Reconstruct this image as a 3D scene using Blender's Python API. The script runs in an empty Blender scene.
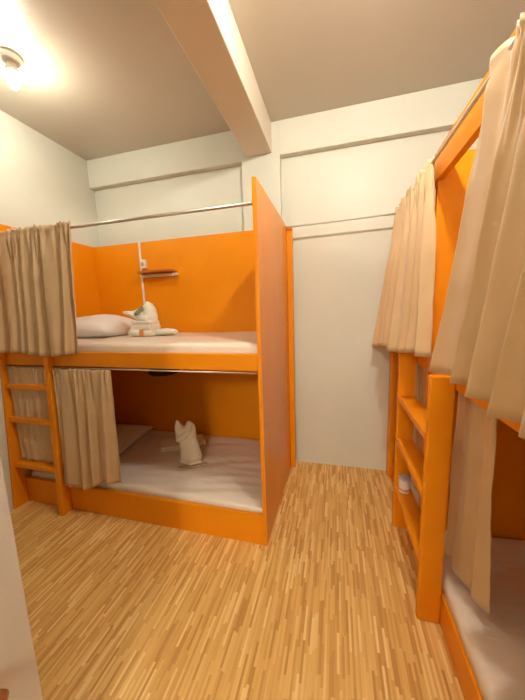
import bpy, bmesh, math, random
from mathutils import Vector, Matrix, noise
random.seed(7)
S = bpy.context.scene
COL = S.collection

# ------------------------------------------------------------------ helpers
def link(name, me, mat=None, parent=None, loc=None):
    o = bpy.data.objects.new(name, me); COL.objects.link(o)
    if mat is not None: me.materials.append(mat)
    if parent is not None: o.parent = parent
    if loc: o.location = loc
    return o
def obj(name, bm, mat, parent=None, smooth=False, base=None):
    """link a bmesh as one object; base = world point used as the origin"""
    me = bpy.data.meshes.new(name)
    if base is not None:
        bmesh.ops.translate(bm, verts=bm.verts, vec=-Vector(base))
    bmesh.ops.recalc_face_normals(bm, faces=bm.faces)
    bm.to_mesh(me); bm.free()
    if smooth:
        for p in me.polygons: p.use_smooth = True
    o = link(name, me, mat, parent)
    if base is not None: o.location = base
    return o
def add_box(bm, a, b, bev=0.0, seg=2):
    r = bmesh.ops.create_cube(bm, size=1.0)
    vs = r['verts']
    a = Vector(a); b = Vector(b); c = (a+b)/2; d = b-a
    for v in vs: v.co = Vector((c.x+v.co.x*d.x, c.y+v.co.y*d.y, c.z+v.co.z*d.z))
    if bev > 0:
        es = list({e for v in vs for e in v.link_edges})
        bmesh.ops.bevel(bm, geom=es, offset=bev, segments=seg, profile=0.5, affect='EDGES')
    return bm
def box(name, a, b, mat, parent=None, bev=0.003, seg=2):
    bm = bmesh.new(); add_box(bm, a, b, bev, seg)
    return obj(name, bm, mat, parent)
def add_tube(bm, pts, rad, n=12, cap=True):
    """tube / loft through points; rad = number or list of (rx, ry) or numbers"""
    pts = [Vector(p) for p in pts]; rings = []
    for i, p in enumerate(pts):
        d = (pts[min(i+1, len(pts)-1)] - pts[max(i-1, 0)]).normalized()
        up = Vector((0, 0, 1)) if abs(d.z) < .9 else Vector((0, 1, 0))
        s = d.cross(up).normalized(); t = s.cross(d).normalized()
        r = rad[i] if isinstance(rad, (list, tuple)) else rad
        rx, ry = r if isinstance(r, (list, tuple)) else (r, r)
        rings.append([bm.verts.new(p + s*math.cos(2*math.pi*k/n)*rx + t*math.sin(2*math.pi*k/n)*ry) for k in range(n)])
    for A, B in zip(rings, rings[1:]):
        for k in range(n): bm.faces.new((A[k], A[(k+1) % n], B[(k+1) % n], B[k]))
    if cap: bm.faces.new(rings[0][::-1]); bm.faces.new(rings[-1])
    return bm
def tag(o, label, cat, group=None):
    o['label'] = label; o['category'] = cat
    if group: o['group'] = group
    return o
def thing(name, label, cat, loc, group=None):
    o = bpy.data.objects.new(name, None); COL.objects.link(o); o.location = loc
    o.empty_display_size = .1
    return tag(o, label, cat, group)
def adopt(o, parent):
    """parent while keeping the world position (parents have no rotation)"""
    p = Vector(parent.location); q = parent.parent
    while q is not None: p += Vector(q.location); q = q.parent
    o.parent = parent; o.location = Vector(o.location) - p
    return o
def struct(o): o['kind'] = 'structure'; return o

# ------------------------------------------------------------------ materials
def newmat(name):
    m = bpy.data.materials.new(name); m.use_nodes = True
    nt = m.node_tree; b = nt.nodes['Principled BSDF']
    return m, nt, b
def N(nt, t, **kw):
    n = nt.nodes.new(t)
    for k, v in kw.items():
        if k in n.inputs: n.inputs[k].default_value = v
        else: setattr(n, k, v)
    return n
def L(nt, a, b): nt.links.new(a, b)
def mth(nt, op, a, b=None, c=None):
    n = nt.nodes.new('ShaderNodeMath'); n.operation = op
    for i, v in enumerate((a, b, c)):
        if v is None: continue
        if isinstance(v, (int, float)): n.inputs[i].default_value = v
        else: nt.links.new(v, n.inputs[i])
    return n.outputs[0]
def mat_noise(name, c1, c2, scale=5, rough=.6, bump=.0, bscale=40, spec=.5, coat=0, stretch=(1, 1, 1), detail=4, sheen=0, bdist=.01, rrange=None):
    m, nt, b = newmat(name)
    tc = N(nt, 'ShaderNodeNewGeometry')
    mp = N(nt, 'ShaderNodeMapping'); mp.inputs['Scale'].default_value = stretch
    L(nt, tc.outputs['Position'], mp.inputs['Vector'])
    no = N(nt, 'ShaderNodeTexNoise', Scale=scale, Detail=detail)
    L(nt, mp.outputs[0], no.inputs['Vector'])
    mx = N(nt, 'ShaderNodeMix'); mx.data_type = 'RGBA'
    mx.inputs[6].default_value = (*c1, 1); mx.inputs[7].default_value = (*c2, 1)
    rmp = N(nt, 'ShaderNodeMapRange'); rmp.inputs[1].default_value = .3; rmp.inputs[2].default_value = .7
    L(nt, no.outputs[0], rmp.inputs[0]); L(nt, rmp.outputs[0], mx.inputs[0])
    L(nt, mx.outputs[2], b.inputs['Base Color'])
    b.inputs['Roughness'].default_value = rough
    if rrange:
        rr = N(nt, 'ShaderNodeMapRange'); rr.inputs[1].default_value = .3; rr.inputs[2].default_value = .7
        rr.inputs[3].default_value = rrange[0]; rr.inputs[4].default_value = rrange[1]
        L(nt, no.outputs[0], rr.inputs[0]); L(nt, rr.outputs[0], b.inputs['Roughness'])
    b.inputs['Specular IOR Level'].default_value = spec
    b.inputs['Coat Weight'].default_value = coat; b.inputs['Coat Roughness'].default_value = .15
    if sheen: b.inputs['Sheen Weight'].default_value = sheen
    if bump:
        n2 = N(nt, 'ShaderNodeTexNoise', Scale=bscale, Detail=5)
        L(nt, mp.outputs[0], n2.inputs['Vector'])
        bp = N(nt, 'ShaderNodeBump', Strength=bump, Distance=bdist)
        L(nt, n2.outputs[0], bp.inputs['Height']); L(nt, bp.outputs[0], b.inputs['Normal'])
    return m

M_wall = mat_noise('white_plaster', (.655, .645, .57), (.705, .695, .605), scale=2.2, rough=.5, bump=.25, bscale=9, bdist=.006, spec=.35, rrange=(.38, .6))
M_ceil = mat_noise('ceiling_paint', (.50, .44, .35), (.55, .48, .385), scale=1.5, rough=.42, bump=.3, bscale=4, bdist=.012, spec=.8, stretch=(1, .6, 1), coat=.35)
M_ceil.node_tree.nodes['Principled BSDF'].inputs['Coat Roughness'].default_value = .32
M_beamlow = M_wall
M_orange = mat_noise('orange_paint', (.80, .262, .003), (.86, .29, .004), scale=3, rough=.4, bump=.12, bscale=25, bdist=.003, spec=.25)
M_panel = mat_noise('orange_varnished_board', (.76, .26, .018), (.82, .295, .03), scale=3, rough=.36, bump=.08, bscale=12, bdist=.002, spec=.5, stretch=(2, 2, .5), coat=.1)
M_sheet = mat_noise('satin_sheet', (.80, .70, .60), (.84, .74, .64), scale=3, rough=.28, bump=.45, bscale=7, bdist=.02, spec=.5, stretch=(1, 2.2, 1))
M_pillow = mat_noise('pillowcase', (.80, .76, .74), (.84, .80, .77), scale=4, rough=.6, bump=.3, bscale=12, bdist=.01)
M_curtain = mat_noise('beige_curtain', (.58, .395, .215), (.64, .44, .25), scale=6, rough=.5, bump=.12, bscale=60, bdist=.003, sheen=.3, spec=.4)
M_towel = mat_noise('white_terry', (.83, .80, .70), (.88, .85, .76), scale=20, rough=.9, bump=.6, bscale=160, bdist=.004)
M_towel2 = mat_noise('cream_terry', (.88, .82, .68), (.92, .86, .73), scale=20, rough=.9, bump=.6, bscale=160, bdist=.004)
M_greyfold = mat_noise('grey_green_cloth', (.22, .24, .17), (.28, .30, .21), scale=20, rough=.9)
M_metal = mat_noise('steel_rod', (.55, .50, .45), (.6, .55, .5), scale=8, rough=.35); M_metal.node_tree.nodes['Principled BSDF'].inputs['Metallic'].default_value = .8
M_whiterod = mat_noise('white_painted_rod', (.62, .60, .56), (.68, .66, .6), scale=8, rough=.4)
M_plastic = mat_noise('white_plastic', (.80, .76, .68), (.83, .79, .71), scale=8, rough=.35)
M_shelf = mat_noise('shelf_board', (.50, .14, .012), (.58, .17, .02), scale=6, rough=.4, stretch=(1, 8, 8))
M_dark = mat_noise('dark_plastic', (.03, .02, .015), (.05, .03, .02), scale=8, rough=.4)
M_door = mat_noise('painted_door', (.60, .55, .50), (.64, .59, .53), scale=2, rough=.5, bump=.05)
M_brass = mat_noise('bronze_knob', (.42, .17, .07), (.5, .22, .09), scale=8, rough=.35); M_brass.node_tree.nodes['Principled BSDF'].inputs['Metallic'].default_value = .6
M_pink = mat_noise('pink_label', (.72, .30, .30), (.78, .36, .36), scale=30, rough=.5)
M_lilac = mat_noise('lilac_lid', (.50, .45, .58), (.56, .5, .605), scale=30, rough=.4)
M_red = mat_noise('orange_sachet', (.75, .25, .08), (.8, .3, .1), scale=30, rough=.4)
M_card = mat_noise('tan_packet', (.50, .36, .22), (.58, .42, .26), scale=30, rough=.5)
def emis(name, col, st):
    m, nt, b = newmat(name)
    b.inputs['Emission Color'].default_value = (*col, 1); b.inputs['Emission Strength'].default_value = st
    b.inputs['Base Color'].default_value = (.8, .8, .8, 1)
    return m

def floor_mat():
    m, nt, b = newmat('strip_laminate')
    g = N(nt, 'ShaderNodeNewGeometry'); sp = N(nt, 'ShaderNodeSeparateXYZ'); L(nt, g.outputs['Position'], sp.inputs[0])
    X, Y = sp.outputs[0], sp.outputs[1]
    def layer(w, ln, seed):
        cx = mth(nt, 'DIVIDE', X, w); col = mth(nt, 'FLOOR', cx)
        wn = N(nt, 'ShaderNodeTexWhiteNoise'); wn.noise_dimensions = '2D'
        cb = N(nt, 'ShaderNodeCombineXYZ'); L(nt, col, cb.inputs[0]); cb.inputs[1].default_value = seed
        L(nt, cb.outputs[0], wn.inputs['Vector'])
        yy = mth(nt, 'ADD', mth(nt, 'DIVIDE', Y, ln), mth(nt, 'MULTIPLY', wn.outputs['Value'], 13.7))
        row = mth(nt, 'FLOOR', yy)
        w2 = N(nt, 'ShaderNodeTexWhiteNoise'); w2.noise_dimensions = '3D'
        c2 = N(nt, 'ShaderNodeCombineXYZ'); L(nt, col, c2.inputs[0]); L(nt, row, c2.inputs[1]); c2.inputs[2].default_value = seed
        L(nt, c2.outputs[0], w2.inputs['Vector'])
        fx = mth(nt, 'FRACT', cx); fy = mth(nt, 'FRACT', yy)
        return w2.outputs['Value'], fx, fy
    v, fx, fy = layer(.0105, .15, 1.0)
    ramp = N(nt, 'ShaderNodeValToRGB'); cr = ramp.color_ramp; cr.interpolation = 'LINEAR'
    stops = [(0, (.54, .265, .065)), (.18, (.63, .335, .095)), (.45, (.71, .41, .125)), (.78, (.78, .48, .16)), (1, (.88, .62, .27))]
    cr.elements[0].position = 0; cr.elements[0].color = (*stops[0][1], 1)
    cr.elements[1].position = 1; cr.elements[1].color = (*stops[-1][1], 1)
    for p, c in stops[1:-1]:
        e = cr.elements.new(p); e.color = (*c, 1)
    L(nt, v, ramp.inputs[0])
    # fine grain stretched along the strips
    mp = N(nt, 'ShaderNodeMapping'); mp.inputs['Scale'].default_value = (120, 5, 1); L(nt, g.outputs['Position'], mp.inputs[0])
    gr = N(nt, 'ShaderNodeTexNoise', Scale=1, Detail=3); L(nt, mp.outputs[0], gr.inputs['Vector'])
    big = N(nt, 'ShaderNodeTexNoise', Scale=1.6, Detail=2); L(nt, g.outputs['Position'], big.inputs['Vector'])
    k = mth(nt, 'ADD', mth(nt, 'MULTIPLY', gr.outputs[0], .25), mth(nt, 'ADD', mth(nt, 'MULTIPLY', big.outputs[0], .15), .80))
    mx = N(nt, 'ShaderNodeVectorMath', operation='SCALE'); L(nt, ramp.outputs[0], mx.inputs[0]); L(nt, k, mx.inputs['Scale'])
    L(nt, mx.outputs[0], b.inputs['Base Color'])
    b.inputs['Roughness'].default_value = .42; b.inputs['Specular IOR Level'].default_value = .4
    return m
M_floor = floor_mat()

# ------------------------------------------------------------------ the room
XL, XR_, YB, YF, ZC = -2.42, 1.52, 2.54, -.42, 3.0
YO = 2.48                                   # face of the column and of the wall beam
T = .12
struct(box('floor', (XL-T, YF-T-2.4, -.1), (XR_+T, YB+T, 0), M_floor, bev=0))
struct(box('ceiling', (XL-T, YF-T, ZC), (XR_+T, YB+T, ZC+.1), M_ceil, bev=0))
struct(box('wall_left', (XL-T, YF, 0), (XL, YB, ZC), M_wall, bev=0))
struct(box('wall_right', (XR_, YF, 0), (XR_+T, YB, ZC), M_wall, bev=0))
struct(box('wall_back', (XL-T, YB, 0), (XR_+T, YB+T, ZC), M_wall, bev=0))
bm = bmesh.new()
add_box(bm, (XL-T, YF-T, 0), (-.84, YF, ZC)); add_box(bm, (.10, YF-T, 0), (XR_+T, YF, ZC)); add_box(bm, (-.84, YF-T, 2.08), (.10, YF, ZC))
struct(obj('wall_front', bm, M_wall))
bm = bmesh.new()                           # corridor outside the open doorway
add_box(bm, (XL-T, YF-T-2.4, 0), (XR_+T, YF-T-2.3, 2.62)); add_box(bm, (XL-T, YF-T-2.4, 2.62), (XR_+T, YF-T, 2.72))
add_box(bm, (XL-T, YF-T-2.3, 0), (XL-T+.1, YF-T, 2.62)); add_box(bm, (XR_+T-.1, YF-T-2.3, 0), (XR_+T, YF-T, 2.62))
struct(obj('wall_corridor', bm, M_wall))
# beam along the back wall, right and left of the column, and the column
struct(box('trim_1', (XL, YO, 2.74), (-.80, YB, ZC), M_wall, bev=.004))
struct(box('trim_2', (-.465, YO, 2.74), (XR_, YB, ZC), M_wall, bev=.004))
struct(box('trim_3', (-.80, YO, 0), (-.465, YB, ZC), M_wall, bev=.004))
struct(box('trim_4', (-.75, YF, 2.765), (-.53, YO, ZC), mat_noise('beam_paint', (.68, .60, .49), (.74, .66, .55), scale=2, rough=.5, bump=.2, bscale=9, bdist=.006, spec=.35), bev=.006))
# door frame and the open door leaf beside the camera
bm = bmesh.new()
for a, b in (((-.87, YF-T-.01, 0), (-.82, YF+.012, 2.08)), ((.07, YF-T-.01, 0), (.12, YF+.012, 2.08)), ((-.87, YF-T-.01, 2.05), (.12, YF+.012, 2.11))): add_box(bm, a, b, .003)
struct(obj('trim_5', bm, M_door))
door = struct(box('door_1', (-.84, YF+.02, .008), (-.80, .458, 2.04), M_door, bev=.004))
bm = bmesh.new()
add_tube(bm, [(-.80, .33, .605), (-.785, .33, .605), (-.784, .33, .605), (-.765, .33, .605), (-.755, .33, .605), (-.735, .33, .605), (-.722, .33, .605)],
         [.030, .030, .012, .012, .024, .028, .012], 24)
h = obj('door_handle', bm, M_brass, smooth=True); h.parent = door; h['label'] = 'round bronze coloured knob'

# ------------------------------------------------------------------ left bunk bed
XP, YBF = -.41, 1.507       # outer face of the end panel, front plane of the bed
bed = thing('bunk_bed', 'orange built-in bunk bed on the left with a tall end panel and open lower berth', 'bunk bed', (-1.4, 2.0, 0))
def part(name, a, b, mat=None, parent=bed, bev=.003):
    return adopt(box(name, a, b, mat or M_orange, bev=bev), parent)
p = part('end_panel', (XP-.024, YBF, 0), (XP, YB-.065, 2.16), M_panel)
p['label'] = 'tall varnished orange-brown end panel'
adopt(box('edge_strip', (XP-.024, YBF-.004, 0), (XP-.010, YBF, 2.16), M_orange, bev=.001), p)
part('back_post', (XP, 2.43, 0), (XP+.045, YO-.002, 2.15))
part('front_board', (XL+.004, YBF, 0), (XP-.025, YBF+.03, .20))
part('deck_beam', (XL+.004, YBF, 1.122), (XP-.025, YBF+.035, 1.222))
part('deck', (XL+.02, YBF+.036, 1.125), (XP-.025, 2.436, 1.145))
part('bed_base', (XL+.02, YBF+.031, .09), (XP-.025, 2.436, .115))
part('back_panel', (XL+.004, 2.438, 0), (XP-.025, 2.458, 2.16))
part('side_panel', (XL+.002, YBF-.25, 1.2), (XL+.018, 2.437, 2.16))
part('side_panel', (XL+.002, YBF+.031, .0), (XL+.018, 2.437, 1.12))
for x, wd in ((-2.417, .020), (-1.992, .045)):
    bm = bmesh.new()
    pr = [(1.400 if wd < .03 else 1.425, 0), (1.47, 1.205), (YBF-.001, 1.205), (YBF-.001, 0)]
    A_ = [bm.verts.new((x, y, z)) for y, z in pr]; B_ = [bm.verts.new((x+wd, y, z)) for y, z in pr]
    bm.faces.new(A_); bm.faces.new(B_[::-1])
    for i in range(4): bm.faces.new((A_[i], B_[i], B_[(i+1) % 4], A_[(i+1) % 4]))
    bmesh.ops.bevel(bm, geom=list(bm.edges), offset=.004, segments=2, profile=.5, affect='EDGES')
    adopt(obj('ladder_stile', bm, M_orange), bed)
for z in (.985, .725, .365):
    part('ladder_step', (-2.396, 1.428+.0374*z, z-.036), (-1.993, YBF-.001, z), bev=.004)

# ------------------------------------------------------------------ right bunk bed
XF, YD = .473, 1.645
bed2 = thing('bunk_bed', 'orange built-in double bunk along the right wall with a top rail and divider', 'bunk bed', (1.0, 1.2, 0))
def part2(name, a, b, mat=None, bev=.003): return adopt(box(name, a, b, mat or M_orange, bev=bev), bed2)
part2('top_rail', (XF, YF+.02, 2.075), (XF+.03, YO-.003, 2.22))
bm = bmesh.new()
prof = [(XF+.004, 0), (XR_-.02, 0), (XR_-.02, 2.19), (XF+.031, 2.19), (XF+.031, 2.073), (XF+.004, 2.073)]
fr = [bm.verts.new((x, YD, z)) for x, z in prof]; bk = [bm.verts.new((x, YD+.03, z)) for x, z in prof]
bm.faces.new(fr); bm.faces.new(bk[::-1])
for i in range(6): bm.faces.new((fr[i], bk[i], bk[(i+1) % 6], fr[(i+1) % 6]))
adopt(obj('divider', bm, M_orange), bed2)
part2('back_post', (.440, 2.43, 0), (.486, YB-.003, 2.07))
part2('front_board', (XF, YF+.02, 0), (XF+.03, YD-.002, .15)); part2('front_board', (XF, YD+.032, 0), (XF+.03, 2.428, .165))
part2('deck_beam', (XF, YF+.02, 1.122), (XF+.035, YD-.002, 1.21)); part2('deck_beam', (XF, YD+.032, 1.122), (XF+.035, 2.428, 1.21))
part2('deck', (XF+.036, YF+.02, 1.125), (XR_-.02, YD-.002, 1.145)); part2('deck', (XF+.036, YD+.032, 1.125), (XR_-.02, 2.44, 1.145))
part2('bed_base', (XF+.031, YF+.02, .125), (XR_-.02, YD-.002, .150)); part2('bed_base', (XF+.031, YD+.032, .05), (XR_-.02, 2.44, .075))
part2('side_panel', (XR_-.018, YF+.02, 0), (XR_-.002, 2.445, 2.16))
part2('back_panel', (.50, 2.447, 0), (XR_-.02, 2.465, 2.05))
part2('ladder_stile', (.375, 1.262, 0), (XF-.001, 1.294, 1.180), bev=.008)
part2('ladder_stile', (.375, 1.85, 0), (XF-.001, 1.882, 1.195), bev=.006)
for z in (.915, .632, .30):
    part2('ladder_step', (.377, 1.295, z-.034), (XF-.001, 1.849, z), bev=.004)

# ------------------------------------------------------------------ mattresses
def mattress(name, a, b, label, cat='mattress', amp=.006, seed=0, rnd=.035, sag=.0):
    bm = bmesh.new(); nx, ny = 70, 40
    a = Vector(a); b = Vector(b); sx, sy = b.x-a.x, b.y-a.y; zt = b.z; zb = a.z
    top = []
    def zt_at(x, y):
        q = Vector((x*2.2+seed, y*3.1, seed*.7))
        w = noise.noise(q)*amp*1.2
        # long wrinkles running along the bed's length and fanned at the rim
        w += (1-abs(noise.noise(Vector((x*1.4, y*11+math.sin(x*3)*1.0, seed)))*2))*amp*.7
        return zt + w - amp
    prof = [(0, zb), (0, zb+(zt-zb)*.5), (0.004, zt-rnd*.7), (rnd*.3, zt-rnd*.25), (rnd, 0)]
    rows = []
    us = [0, 0, 0, .0, ] 
    def coords(n, s):
        c = [0, rnd*.12, rnd*.4]; m = n-6
        c += [rnd + (s-2*rnd)*i/(m-1) for i in range(m)] + [s-rnd*.4, s-rnd*.12, s]
        return c
    cx, cy = coords(nx, sx), coords(ny, sy)
    def edge(d, s):
        e = min(d, s-d)
        if e >= rnd: return 0
        t = 1-e/rnd; return rnd*(1-math.sqrt(max(0, 1-t*t)))
    g = []
    for i, x in enumerate(cx):
        r = []
        for j, y in enumerate(cy):
            X, Y = a.x+x, a.y+y
            dz = max(edge(x, sx), edge(y, sy))
            r.append(bm.verts.new((X, Y, zt_at(X, Y)-dz)))
        g.append(r)
    for i in range(nx-1):
        for j in range(ny-1): bm.faces.new((g[i][j], g[i+1][j], g[i+1][j+1], g[i][j+1]))
    rim = [g[i][0] for i in range(nx)] + [g[nx-1][j] for j in range(1, ny)] + [g[i][ny-1] for i in range(nx-2, -1, -1)] + [g[0][j] for j in range(ny-2, 0, -1)]
    prev = rim
    for k, f in enumerate((.35, .7, 1.0)):
        cur = []
        for n_, v in enumerate(rim):
            puff = .006*math.sin(n_*1.3+seed)*(1 if f < 1 else 0)
            cc = Vector(((a.x+b.x)/2, (a.y+b.y)/2, 0)); d = (v.co-cc); d.z = 0; d.normalize()
            cur.append(bm.verts.new((v.co.x-d.x*abs(puff), v.co.y-d.y*abs(puff), v.co.z+(zb-v.co.z)*f)))
        for n_ in range(len(rim)):
            m_ = (n_+1) % len(rim); bm.faces.new((prev[n_], prev[m_], cur[m_], cur[n_]))
        prev = cur
    bm.faces.new(prev)
    c = ((a.x+b.x)/2, (a.y+b.y)/2, a.z)
    return tag(obj(name, bm, M_sheet, smooth=True, base=c), label, cat)
mattress('mattress', (-2.39, 1.548, 1.146), (-.44, 2.430, 1.286), 'pale-sheeted mattress on the top berth of the left bunk, under the animal-shaped towel', seed=1)
mattress('mattress', (-2.39, 1.542, .116), (-.44, 2.430, .255), 'wide satiny mattress on the open lower berth of the left bunk bed', seed=5, amp=.013)
mattress('mattress', (.484, -.38, .152), (1.49, 1.635, .225), 'white-sheeted mattress on the near lower berth at the bottom right corner', seed=9, amp=.012)
mattress('mattress', (.515, -.38, 1.146), (1.49, 1.635, 1.27), 'mattress on the near upper berth behind the large right curtain', seed=12)
mattress('mattress', (.515, 1.69, .076), (1.49, 2.435, .215), 'mattress on the far lower berth behind the right ladder', seed=15)
mattress('mattress', (.515, 1.69, 1.146), (1.49, 2.435, 1.27), 'mattress on the far upper berth behind the far right curtain', seed=18)

def pillow(name, c, hx, hy, hz, label, rot=0, seed=0, mat=None):
    bm = bmesh.new(); n = 28; tops = {}; bots = {}
    for i in range(n+1):
        for j in range(n+1):
            u, v = -1+2*i/n, -1+2*j/n
            k = max(0, (1-abs(u)**2.6))**.55 * max(0, (1-abs(v)**2.6))**.55
            # corners stick out a little
            px = u*hx*(1-.07*(1-abs(v)**2)); py = v*hy*(1-.07*(1-abs(u)**2))
            w = noise.noise(Vector((u*2.3+seed, v*2.3, 0)))*.10*k + noise.noise(Vector((u*7, v*7+seed, 3)))*.03*k
            px2 = px*math.cos(rot)-py*math.sin(rot); py2 = px*math.sin(rot)+py*math.cos(rot)
            edge = i in (0, n) or j in (0, n)
            tops[i, j] = bm.verts.new((px2, py2, hz*.55+hz*1.35*k*(1+w)))
            bots[i, j] = tops[i, j] if edge else bm.verts.new((px2, py2, hz*.55-hz*.55*min(1, k*1.6)))
    for i in range(n):
        for j in range(n):
            for D, rev in ((tops, False), (bots, True)):
                f = [D[i, j], D[i+1, j], D[i+1, j+1], D[i, j+1]]
                try: bm.faces.new(f[::-1] if rev else f)
                except ValueError: pass
    o = obj(name, bm, mat or M_pillow, smooth=True); o.location = c
    return tag(o, label, 'pillow')
pillow('pillow', (-2.085, 2.10, 1.284), .29, .30, .10, 'plump white pillow on the upper mattress at the left end of the top berth', rot=.05, seed=2)
pillow('pillow', (-2.09, 2.12, .252), .27, .28, .055, 'flatter beige-lit pillow in the lower berth beside the gathered curtain', rot=.1, seed=8)

# ------------------------------------------------------------------ rods
def rod(name, a, b, r, label, mat, group=None):
    bm = bmesh.new(); add_tube(bm, [a, b], r, 14)
    c = tuple((Vector(a)+Vector(b))/2)
    return tag(obj(name, bm, mat, smooth=True, base=c), label, 'rod', group)
rod('curtain_rod', (XL+.001, 1.515, 2.034), (XP-.012, 1.515, 2.034), .009, 'long metal curtain rod across the top of the left bunk, ending at its end panel', M_metal)
rod('curtain_rod', (XL+.02, 1.497, 1.112), (XP-.03, 1.497, 1.112), .0045, 'thin rod under the front beam of the left bunk holding the lower curtain', M_metal)
rod('curtain_rod', (.440, YF+.03, 2.108), (.440, YO-.005, 2.16), .008, 'slim pale rod running beside the orange top rail of the right bunk', M_whiterod)
rod('curtain_rod', (XP+.002, 2.400, 2.143), (.440, 2.400, 2.157), .008, 'thin rod spanning the aisle in front of the white back wall', M_whiterod)
rod('curtain_rod', (.522, YF+.03, 1.104), (.522, YD-.001, 1.104), .006, 'thin rod behind the near deck beam of the right bunk holding the lower curtain', M_metal)
rod('curtain_rod', (.522, YD+.031, 1.104), (.522, 2.44, 1.104), .006, 'thin rod behind the far deck beam of the right bunk', M_metal)

# ------------------------------------------------------------------ curtains
def curtain(name, A, B, A2, B2, nf, amp_t, amp_b, label, out, seed=0, head=.022, nu=220, nv=34, hem=None, group=None, bulge=0.0, solid=.0025, gf=2.35):
    """gathered cloth: top edge A->B on the rod, bottom edge A2->B2; out = unit vector away from the bed"""
    A, B, A2, B2, out = map(Vector, (A, B, A2, B2, out)); bm = bmesh.new(); g = []
    rnd = random.Random(seed)
    ph = [rnd.uniform(0, 6.28) for _ in range(6)]
    for i in range(nu+1):
        u = i/nu; r = []
        # uneven spacing of the folds
        uu = u + .035*math.sin(2*math.pi*u*1.7+ph[0]) + .02*math.sin(2*math.pi*u*3.9+ph[1])
        for j in range(nv+1):
            v = -head/(A.z-A2.z) + (1+head/(A.z-A2.z))*(j/nv)**1.15 if head else (j/nv)**1.15
            top = A.lerp(B, u); bot = A2.lerp(B2, u)
            if hem: bot.z += hem(u)
            p = top.lerp(bot, v) if v > 0 else top + (top-bot)*(-v)
            vv = max(0, v)
            mixf = min(1, vv*3.2)
            drift = .5*math.sin(vv*2.2+ph[2])+.25*noise.noise(Vector((u*4, vv*2.0, seed)))*2*vv
            big = math.sin(2*math.pi*nf*uu+drift+ph[3])
            big = big*.8+.2*math.sin(4*math.pi*nf*uu+2*drift+ph[3]*2)
            mod = .65+.5*noise.noise(Vector((u*nf*.9+3, vv*1.2, seed+5)))
            small = math.sin(2*math.pi*nf*gf*uu+ph[4])*.6+.4*math.sin(2*math.pi*nf*gf*1.57*uu+ph[5])
            tuck = 1-.55*math.exp(-(v*(A.z-A2.z)/.012)**2)            # pinched at the rod
            d = (small*(1-mixf)*amp_t + big*mixf*(amp_t+(amp_b-amp_t)*vv)*mod*1.3 + big*(1-mixf)*amp_t*.15)*tuck
            d += bulge*math.sin(math.pi*min(1, vv*1.1)*.55)*vv
            d += .004*noise.noise(Vector((u*9, vv*9, seed+1)))
            along = (B-A).normalized()*math.cos(2*math.pi*nf*uu+ph[3])*.25*d*mixf
            if v < 0: p.z += (.006*math.sin(2*math.pi*nf*gf*1.23*uu)+.004*math.sin(2*math.pi*nf*gf*.71*uu+1))*min(1, -v*40)
            r.append(bm.verts.new(p + out*d + along))
        g.append(r)
    for i in range(nu):
        for j in range(nv): bm.faces.new((g[i][j], g[i+1][j], g[i+1][j+1], g[i][j+1]))
    c = tuple((A+B)/2)
    o = obj(name, bm, M_curtain, smooth=True, base=c)
    s = o.modifiers.new('thickness', 'SOLIDIFY'); s.thickness = solid; s.offset = 0
    return tag(o, label, 'curtain', group)
# left bunk, upper
curtain('curtain', (-2.400, 1.495, 2.034), (-1.635, 1.495, 2.034), (-2.395, 1.458, 1.215), (-1.665, 1.452, 1.215), 7.5, .020, .036,
        'beige gathered curtain on the upper rod of the left bunk, hanging above the ladder', (0, -1, 0), seed=3, head=.03, hem=lambda u: .012*math.sin(u*7))
# left bunk, lower: behind the ladder, and beside it
curtain('curtain', (-2.385, 1.492, 1.100), (-2.02, 1.492, 1.100), (-2.385, 1.492, .37), (-2.00, 1.492, .37), 4, .008, .011,
        'short beige curtain seen between the ladder steps of the left bunk', (0, -1, 0), seed=11, head=.008, nu=120)
curtain('curtain', (-1.930, 1.485, 1.100), (-1.445, 1.485, 1.100), (-1.925, 1.455, .215), (-1.435, 1.452, .315), 4.6, .012, .034,
        'beige curtain bunched at the lower berth of the left bunk, right of the ladder', (0, -1, 0), seed=21, head=.008, hem=lambda u: .018*math.sin(u*9+1))
# right bunk, far upper
curtain('curtain', (.434, 1.60, 2.132), (.434, 2.405, 2.155), (.415, 1.50, 1.215), (.310, 2.40, 1.16), 8, .022, .044,
        'beige curtain at the far end of the right bunk, above the open ladder', (-1, 0, 0), seed=31, head=.03, hem=lambda u: .01*math.sin(u*11))
# right bunk, near upper (the big one cut by the frame)
curtain('curtain', (.430, 1.075, 2.115), (.430, .15, 2.10), (.405, 1.232, 1.205), (.385, .12, 1.205), 7.5, .016, .058,
        'large beige curtain closest to the viewer, hanging from the right bunk top rail', (-1, 0, 0), seed=41, head=.035, nu=340, gf=3.4, hem=lambda u: .012*math.sin(u*8))
# right bunk, near lower
curtain('curtain', (.525, 1.37, 1.100), (.530, 1.070, 1.100), (.520, 1.39, .25), (.580, 1.10, .235), 2.0, .010, .026,
        'narrow beige curtain tied back in the near lower berth, touching the mattress', (-1, 0, 0), seed=52, head=.008, nu=120, hem=lambda u: .05*u-.03*math.exp(-((u-.6)/.1)**2))
curtain('curtain', (.522, 1.72, 1.100), (.522, 2.35, 1.100), (.53, 1.72, .26), (.53, 2.35, .26), 7, .008, .014,
        'shaded curtain glimpsed through the gaps behind the right ladder', (-1, 0, 0), seed=61, head=.008, nu=140)

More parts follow.
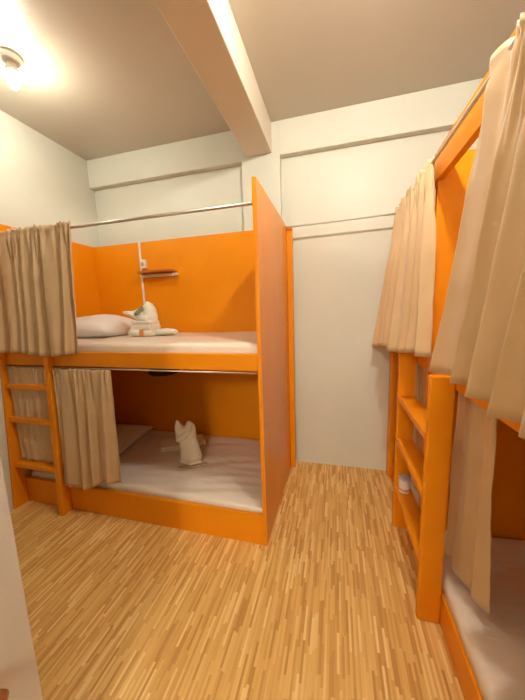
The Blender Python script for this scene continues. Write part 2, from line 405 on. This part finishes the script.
# ------------------------------------------------------------------ towels
def towelmesh(name, bm, mat, parent, vox=.008, it=4, base=None):
    o = obj(name, bm, mat, smooth=True)
    r = o.modifiers.new('fuse', 'REMESH'); r.mode = 'VOXEL'; r.voxel_size = vox; r.use_smooth_shade = True
    s = o.modifiers.new('soften', 'SMOOTH'); s.factor = .5; s.iterations = it
    if parent is not None: o.parent = parent
    return o
t1 = thing('towel_figure', 'white towel folded into an animal figure sitting on the upper mattress of the left bunk', 'towel', (-1.56, 2.04, 1.283)); t1.scale = (.95, .95, .95)
bm = bmesh.new()
add_box(bm, (-.125, -.08, 0), (.115, .08, .055), .02, 3); add_box(bm, (-.115, -.075, .052), (.105, .075, .105), .02, 3)
add_box(bm, (-.105, -.072, .10), (.10, .07, .14), .018, 3)
add_tube(bm, [(-.15, -.03, .03), (-.10, -.06, .035), (-.02, -.08, .03)], [.022, .032, .02], 12)
towelmesh('folded_base', bm, M_towel, t1, .007, 2)
bm = bmesh.new()
add_tube(bm, [(.05, 0, .12), (.055, 0, .17), (.05, 0, .23), (.035, 0, .275), (.02, 0, .295)], [(.06, .06), (.062, .06), (.055, .052), (.04, .04), (.02, .02)], 16)
add_tube(bm, [(.05, -.01, .15), (-.03, -.02, .17), (-.09, -.02, .19), (-.15, -.025, .205), (-.20, -.03, .215)], [(.062, .05), (.056, .045), (.042, .034), (.03, .022), (.016, .012)], 14)
add_tube(bm, [(-.11, -.02, .215), (-.04, -.025, .225), (.03, -.02, .26), (.04, -.02, .30)], [(.02, .012), (.034, .018), (.036, .016), (.012, .01)], 10)
towelmesh('folded_head', bm, M_towel, t1, .007, 3)
bm = bmesh.new()
add_tube(bm, [(-.055, -.072, .195), (-.02, -.078, .205), (.012, -.072, .235), (.03, -.066, .265)], [(.008, .010), (.010, .02), (.010, .02), (.005, .006)], 10)
e = towelmesh('folded_ear', bm, M_greyfold, t1, .004, 2); e['label'] = 'grey-green inner fold'
bm = bmesh.new()
add_tube(bm, [(.10, .02, .03), (.18, .03, .034), (.25, .04, .032), (.275, .04, .03)], [(.05, .03), (.052, .032), (.045, .027), (.03, .018)], 14)
towelmesh('folded_tail', bm, M_towel, t1, .007, 2)
bm = bmesh.new(); add_box(bm, (-.012, -.006, -.025), (.022, .004, .030), .002)
bmesh.ops.rotate(bm, verts=bm.verts, cent=(0, 0, 0), matrix=Matrix.Rotation(-.1, 3, 'X'))
s_ = obj('soap_sachet', bm, M_red, base=None); s_.location = (-1.55, 1.956, 1.316); tag(s_, 'small orange sachet leaning on the base of the upper white towel figure', 'sachet')

t2 = thing('towel_figure', 'cream towel rolled upright with two pointed ears on the lower mattress', 'towel', (-1.165, 1.93, .253))
t2.rotation_euler.z = .25; t2.scale = (1.2, 1.2, 1.08)
bm = bmesh.new()
add_tube(bm, [(.01, 0, 0), (.008, 0, .05), (0, 0, .12), (-.008, 0, .18), (-.014, 0, .20)], [(.078, .055), (.074, .052), (.066, .048), (.062, .045), (.05, .038)], 18)
add_tube(bm, [(-.06, -.02, .01), (.02, -.062, .015), (.085, -.03, .012)], [.016, .02, .016], 10)
towelmesh('rolled_body', bm, M_towel2, t2, .006, 2)
bm = bmesh.new()
add_tube(bm, [(-.014, 0, .165), (-.018, 0, .20), (-.02, 0, .25), (-.022, 0, .275)], [(.058, .045), (.072, .05), (.07, .046), (.055, .036)], 18)
add_tube(bm, [(-.055, -.01, .25), (-.062, -.012, .29), (-.068, -.012, .332)], [(.034, .03), (.026, .02), (.008, .007)], 12)
add_tube(bm, [(.01, -.005, .25), (.014, -.008, .29), (.004, -.008, .325)], [(.046, .032), (.034, .022), (.010, .008)], 12)
add_tube(bm, [(-.07, -.048, .19), (-.03, -.062, .215), (.02, -.052, .26), (.03, -.035, .30)], [(.008, .012), (.012, .02), (.012, .02), (.006, .008)], 10)
towelmesh('pointed_head', bm, M_towel2, t2, .006, 2)
bm = bmesh.new(); add_box(bm, (-.11, -.018, 0), (.11, .018, .010), .003)
k = obj('flat_packet', bm, M_card); k.location = (-1.10, 1.85, .256); k.rotation_euler.z = .5
tag(k, 'flat tan packet lying in front of the upright cream towel', 'packet')
bm = bmesh.new()
add_box(bm, (-.20, -.10, 0), (.20, .10, .016), .007, 3); add_box(bm, (-.19, -.09, .015), (.19, .09, .032), .007, 3)
k = obj('folded_towel', bm, M_towel2); k.location = (-1.38, 2.18, .256); k.rotation_euler.z = .55
tag(k, 'flat folded towel behind the upright cream towel figure', 'towel')

# ------------------------------------------------------------------ small things on the orange wall
pipe = thing('cable_conduit', 'thin white vertical conduit with a socket on the orange wall', 'conduit', (-1.856, 2.437, 1.5))
bm = bmesh.new(); add_box(bm, (-1.866, 2.424, 1.29), (-1.846, 2.4375, 2.158), .003)
adopt(obj('conduit_pipe', bm, M_plastic), pipe)
bm = bmesh.new(); add_box(bm, (-1.846, 2.402, 1.905), (-1.790, 2.4375, 1.990), .006)
sk = adopt(obj('socket_box', bm, M_plastic), pipe)
bm = bmesh.new(); add_box(bm, (-1.834, 2.397, 1.93), (-1.802, 2.403, 1.962), .003)
adopt(obj('socket_face', bm, M_card), sk)
sh = thing('wall_shelf', 'small orange wall shelf with a pale rail above the upper mattress', 'shelf', (-1.66, 2.437, 1.85))
bm = bmesh.new()
n = 20; top = []; bot = []
pts = [(-1.86, 2.437), (-1.47, 2.437)] + [(-1.47-.005*i, 2.437-.115*math.sin(math.pi/2*min(1, i/6))) for i in range(1, 7)] + [(-1.83+.0, 2.322)]
vt = [bm.verts.new((x, y, 1.872)) for x, y in pts]; vb = [bm.verts.new((x, y, 1.857)) for x, y in pts]
bm.faces.new(vt); bm.faces.new(vb[::-1])
for i in range(len(pts)):
    j = (i+1) % len(pts); bm.faces.new((vt[i], vb[i], vb[j], vt[j]))
adopt(obj('shelf_board', bm, M_shelf), sh)
bm = bmesh.new(); add_box(bm, (-1.86, 2.41, 1.822), (-1.455, 2.4375, 1.848), .003)
r_ = adopt(obj('shelf_rail', bm, M_plastic), sh); r_['label'] = 'pale support rail under the board'
# dark lamp below the upper deck
bl = thing('berth_lamp', 'dark unlit round lamp under the upper deck of the left bunk', 'lamp', (-1.36, 1.95, 1.124))
bm = bmesh.new(); add_tube(bm, [(-1.36, 1.95, 1.124), (-1.36, 1.95, 1.04), ], [.03, .03], 20)
adopt(obj('lamp_stem', bm, M_dark, smooth=False), bl)
bm = bmesh.new(); add_tube(bm, [(-1.36, 1.95, 1.045), (-1.36, 1.95, 1.00), (-1.36, 1.95, .985)], [.10, .13, .115], 32)
adopt(obj('lamp_dish', bm, M_dark), bl)
# jar on the lowest step of the right ladder
jr = thing('jar', 'small white round jar with a pink band on the lowest step of the right ladder', 'jar', (.422, 1.80, .3005))
bm = bmesh.new(); add_tube(bm, [(0, 0, 0), (0, 0, .004), (0, 0, .080), (0, 0, .086)], [.030, .033, .033, .030], 28)
obj('jar_body', bm, M_plastic, jr, smooth=False)
bm = bmesh.new(); add_tube(bm, [(0, 0, .016), (0, 0, .03)], [.0342, .0342], 28); obj('jar_label', bm, M_pink, jr)
bm = bmesh.new(); add_tube(bm, [(0, 0, .086), (0, 0, .098), (0, 0, .102)], [.034, .034, .03], 28); obj('lid', bm, M_lilac, jr)

# ------------------------------------------------------------------ the two ceiling bulbs and an added corridor fill
W1, W2, W3 = 335, 1300, 120
def lamp(c, label, st, colr, zc=ZC, k=1.0):
    x, y = c
    t = thing('ceiling_bulb', label, 'light bulb', (x, y, zc))
    bm = bmesh.new(); add_tube(bm, [(0, 0, -.0005), (0, 0, -.012), (0, 0, -.03), (0, 0, -.034)], [.058, .058, .046, .03], 28)
    obj('ceiling_rose', bm, M_plastic, t)
    bm = bmesh.new(); add_tube(bm, [(0, 0, -.034), (0, 0, -.05), (0, 0, -.075), (0, 0, -.088)], [.024, .024, .034, .034], 24); obj('lamp_holder', bm, M_plastic, t)
    bm = bmesh.new(); add_tube(bm, [(0, 0, -.088), (0, 0, -.10), (0, 0, -.12), (0, 0, -.15), (0, 0, -.168), (0, 0, -.176)], [.026, .028, .029, .026, .016, .004], 16)
    if k != 1: bmesh.ops.transform(bm, verts=bm.verts, matrix=Matrix.Translation((0, 0, -.086)) @ Matrix.Diagonal((k, k, k*.8, 1)) @ Matrix.Translation((0, 0, .086)))
    obj('bulb', bm, emis('bulb_glow', colr, st), t, smooth=True)
lamp((-1.873, 1.444), 'glowing white bulb on the ceiling at the upper left', W1, (1.0, .96, .80))
lamp((.20, .93), 'bulb on the ceiling right of the beam', W2, (1.0, .95, .82))
lamp((-.27, -2.2), 'unseen fill bulb added in the corridor outside the doorway', W3, (1.0, .93, .80), 2.62, 4.5)  # out of view, added to brighten the dark lower areas of the room

GROUPS = {'curtain': 'beige curtains on the bunks', 'mattress': 'mattresses on the berths', 'rod': 'thin rods for the curtains',
          'pillow': 'pillows on the left bunk', 'light bulb': 'bulbs on the ceilings'}
for o in list(bpy.data.objects):
    if o.get('category') in GROUPS: o['group'] = GROUPS[o['category']]

# ------------------------------------------------------------------ world, camera, view
w = bpy.data.worlds.new('world'); S.world = w; w.use_nodes = True
w.node_tree.nodes['Background'].inputs[0].default_value = (1, .85, .65, 1); w.node_tree.nodes['Background'].inputs[1].default_value = .15
f, yaw, pit, rol, hh = 278.7854, -.2617, -.1412, .0311, 1.4687
fw = Vector((math.sin(yaw)*math.cos(pit), math.cos(yaw)*math.cos(pit), math.sin(pit)))
r0 = Vector((math.cos(yaw), -math.sin(yaw), 0)); d0 = fw.cross(r0)
c_, s_2 = math.cos(rol), math.sin(rol)
right = r0*c_+d0*s_2; down = -r0*s_2+d0*c_
cam = bpy.data.cameras.new('camera'); co = bpy.data.objects.new('camera', cam); COL.objects.link(co)
m3 = Matrix((right, -down, -fw)).transposed()
co.matrix_world = Matrix.Translation((0, 0, hh)) @ m3.to_4x4()
cam.sensor_fit = 'HORIZONTAL'; cam.sensor_width = 36; cam.lens = f/525*36; cam.clip_start = .02
S.camera = co
S.view_settings.view_transform = 'Standard'; S.view_settings.look = 'None'
S.view_settings.exposure = 0.22; S.view_settings.gamma = 1; S.view_settings.use_curve_mapping = False
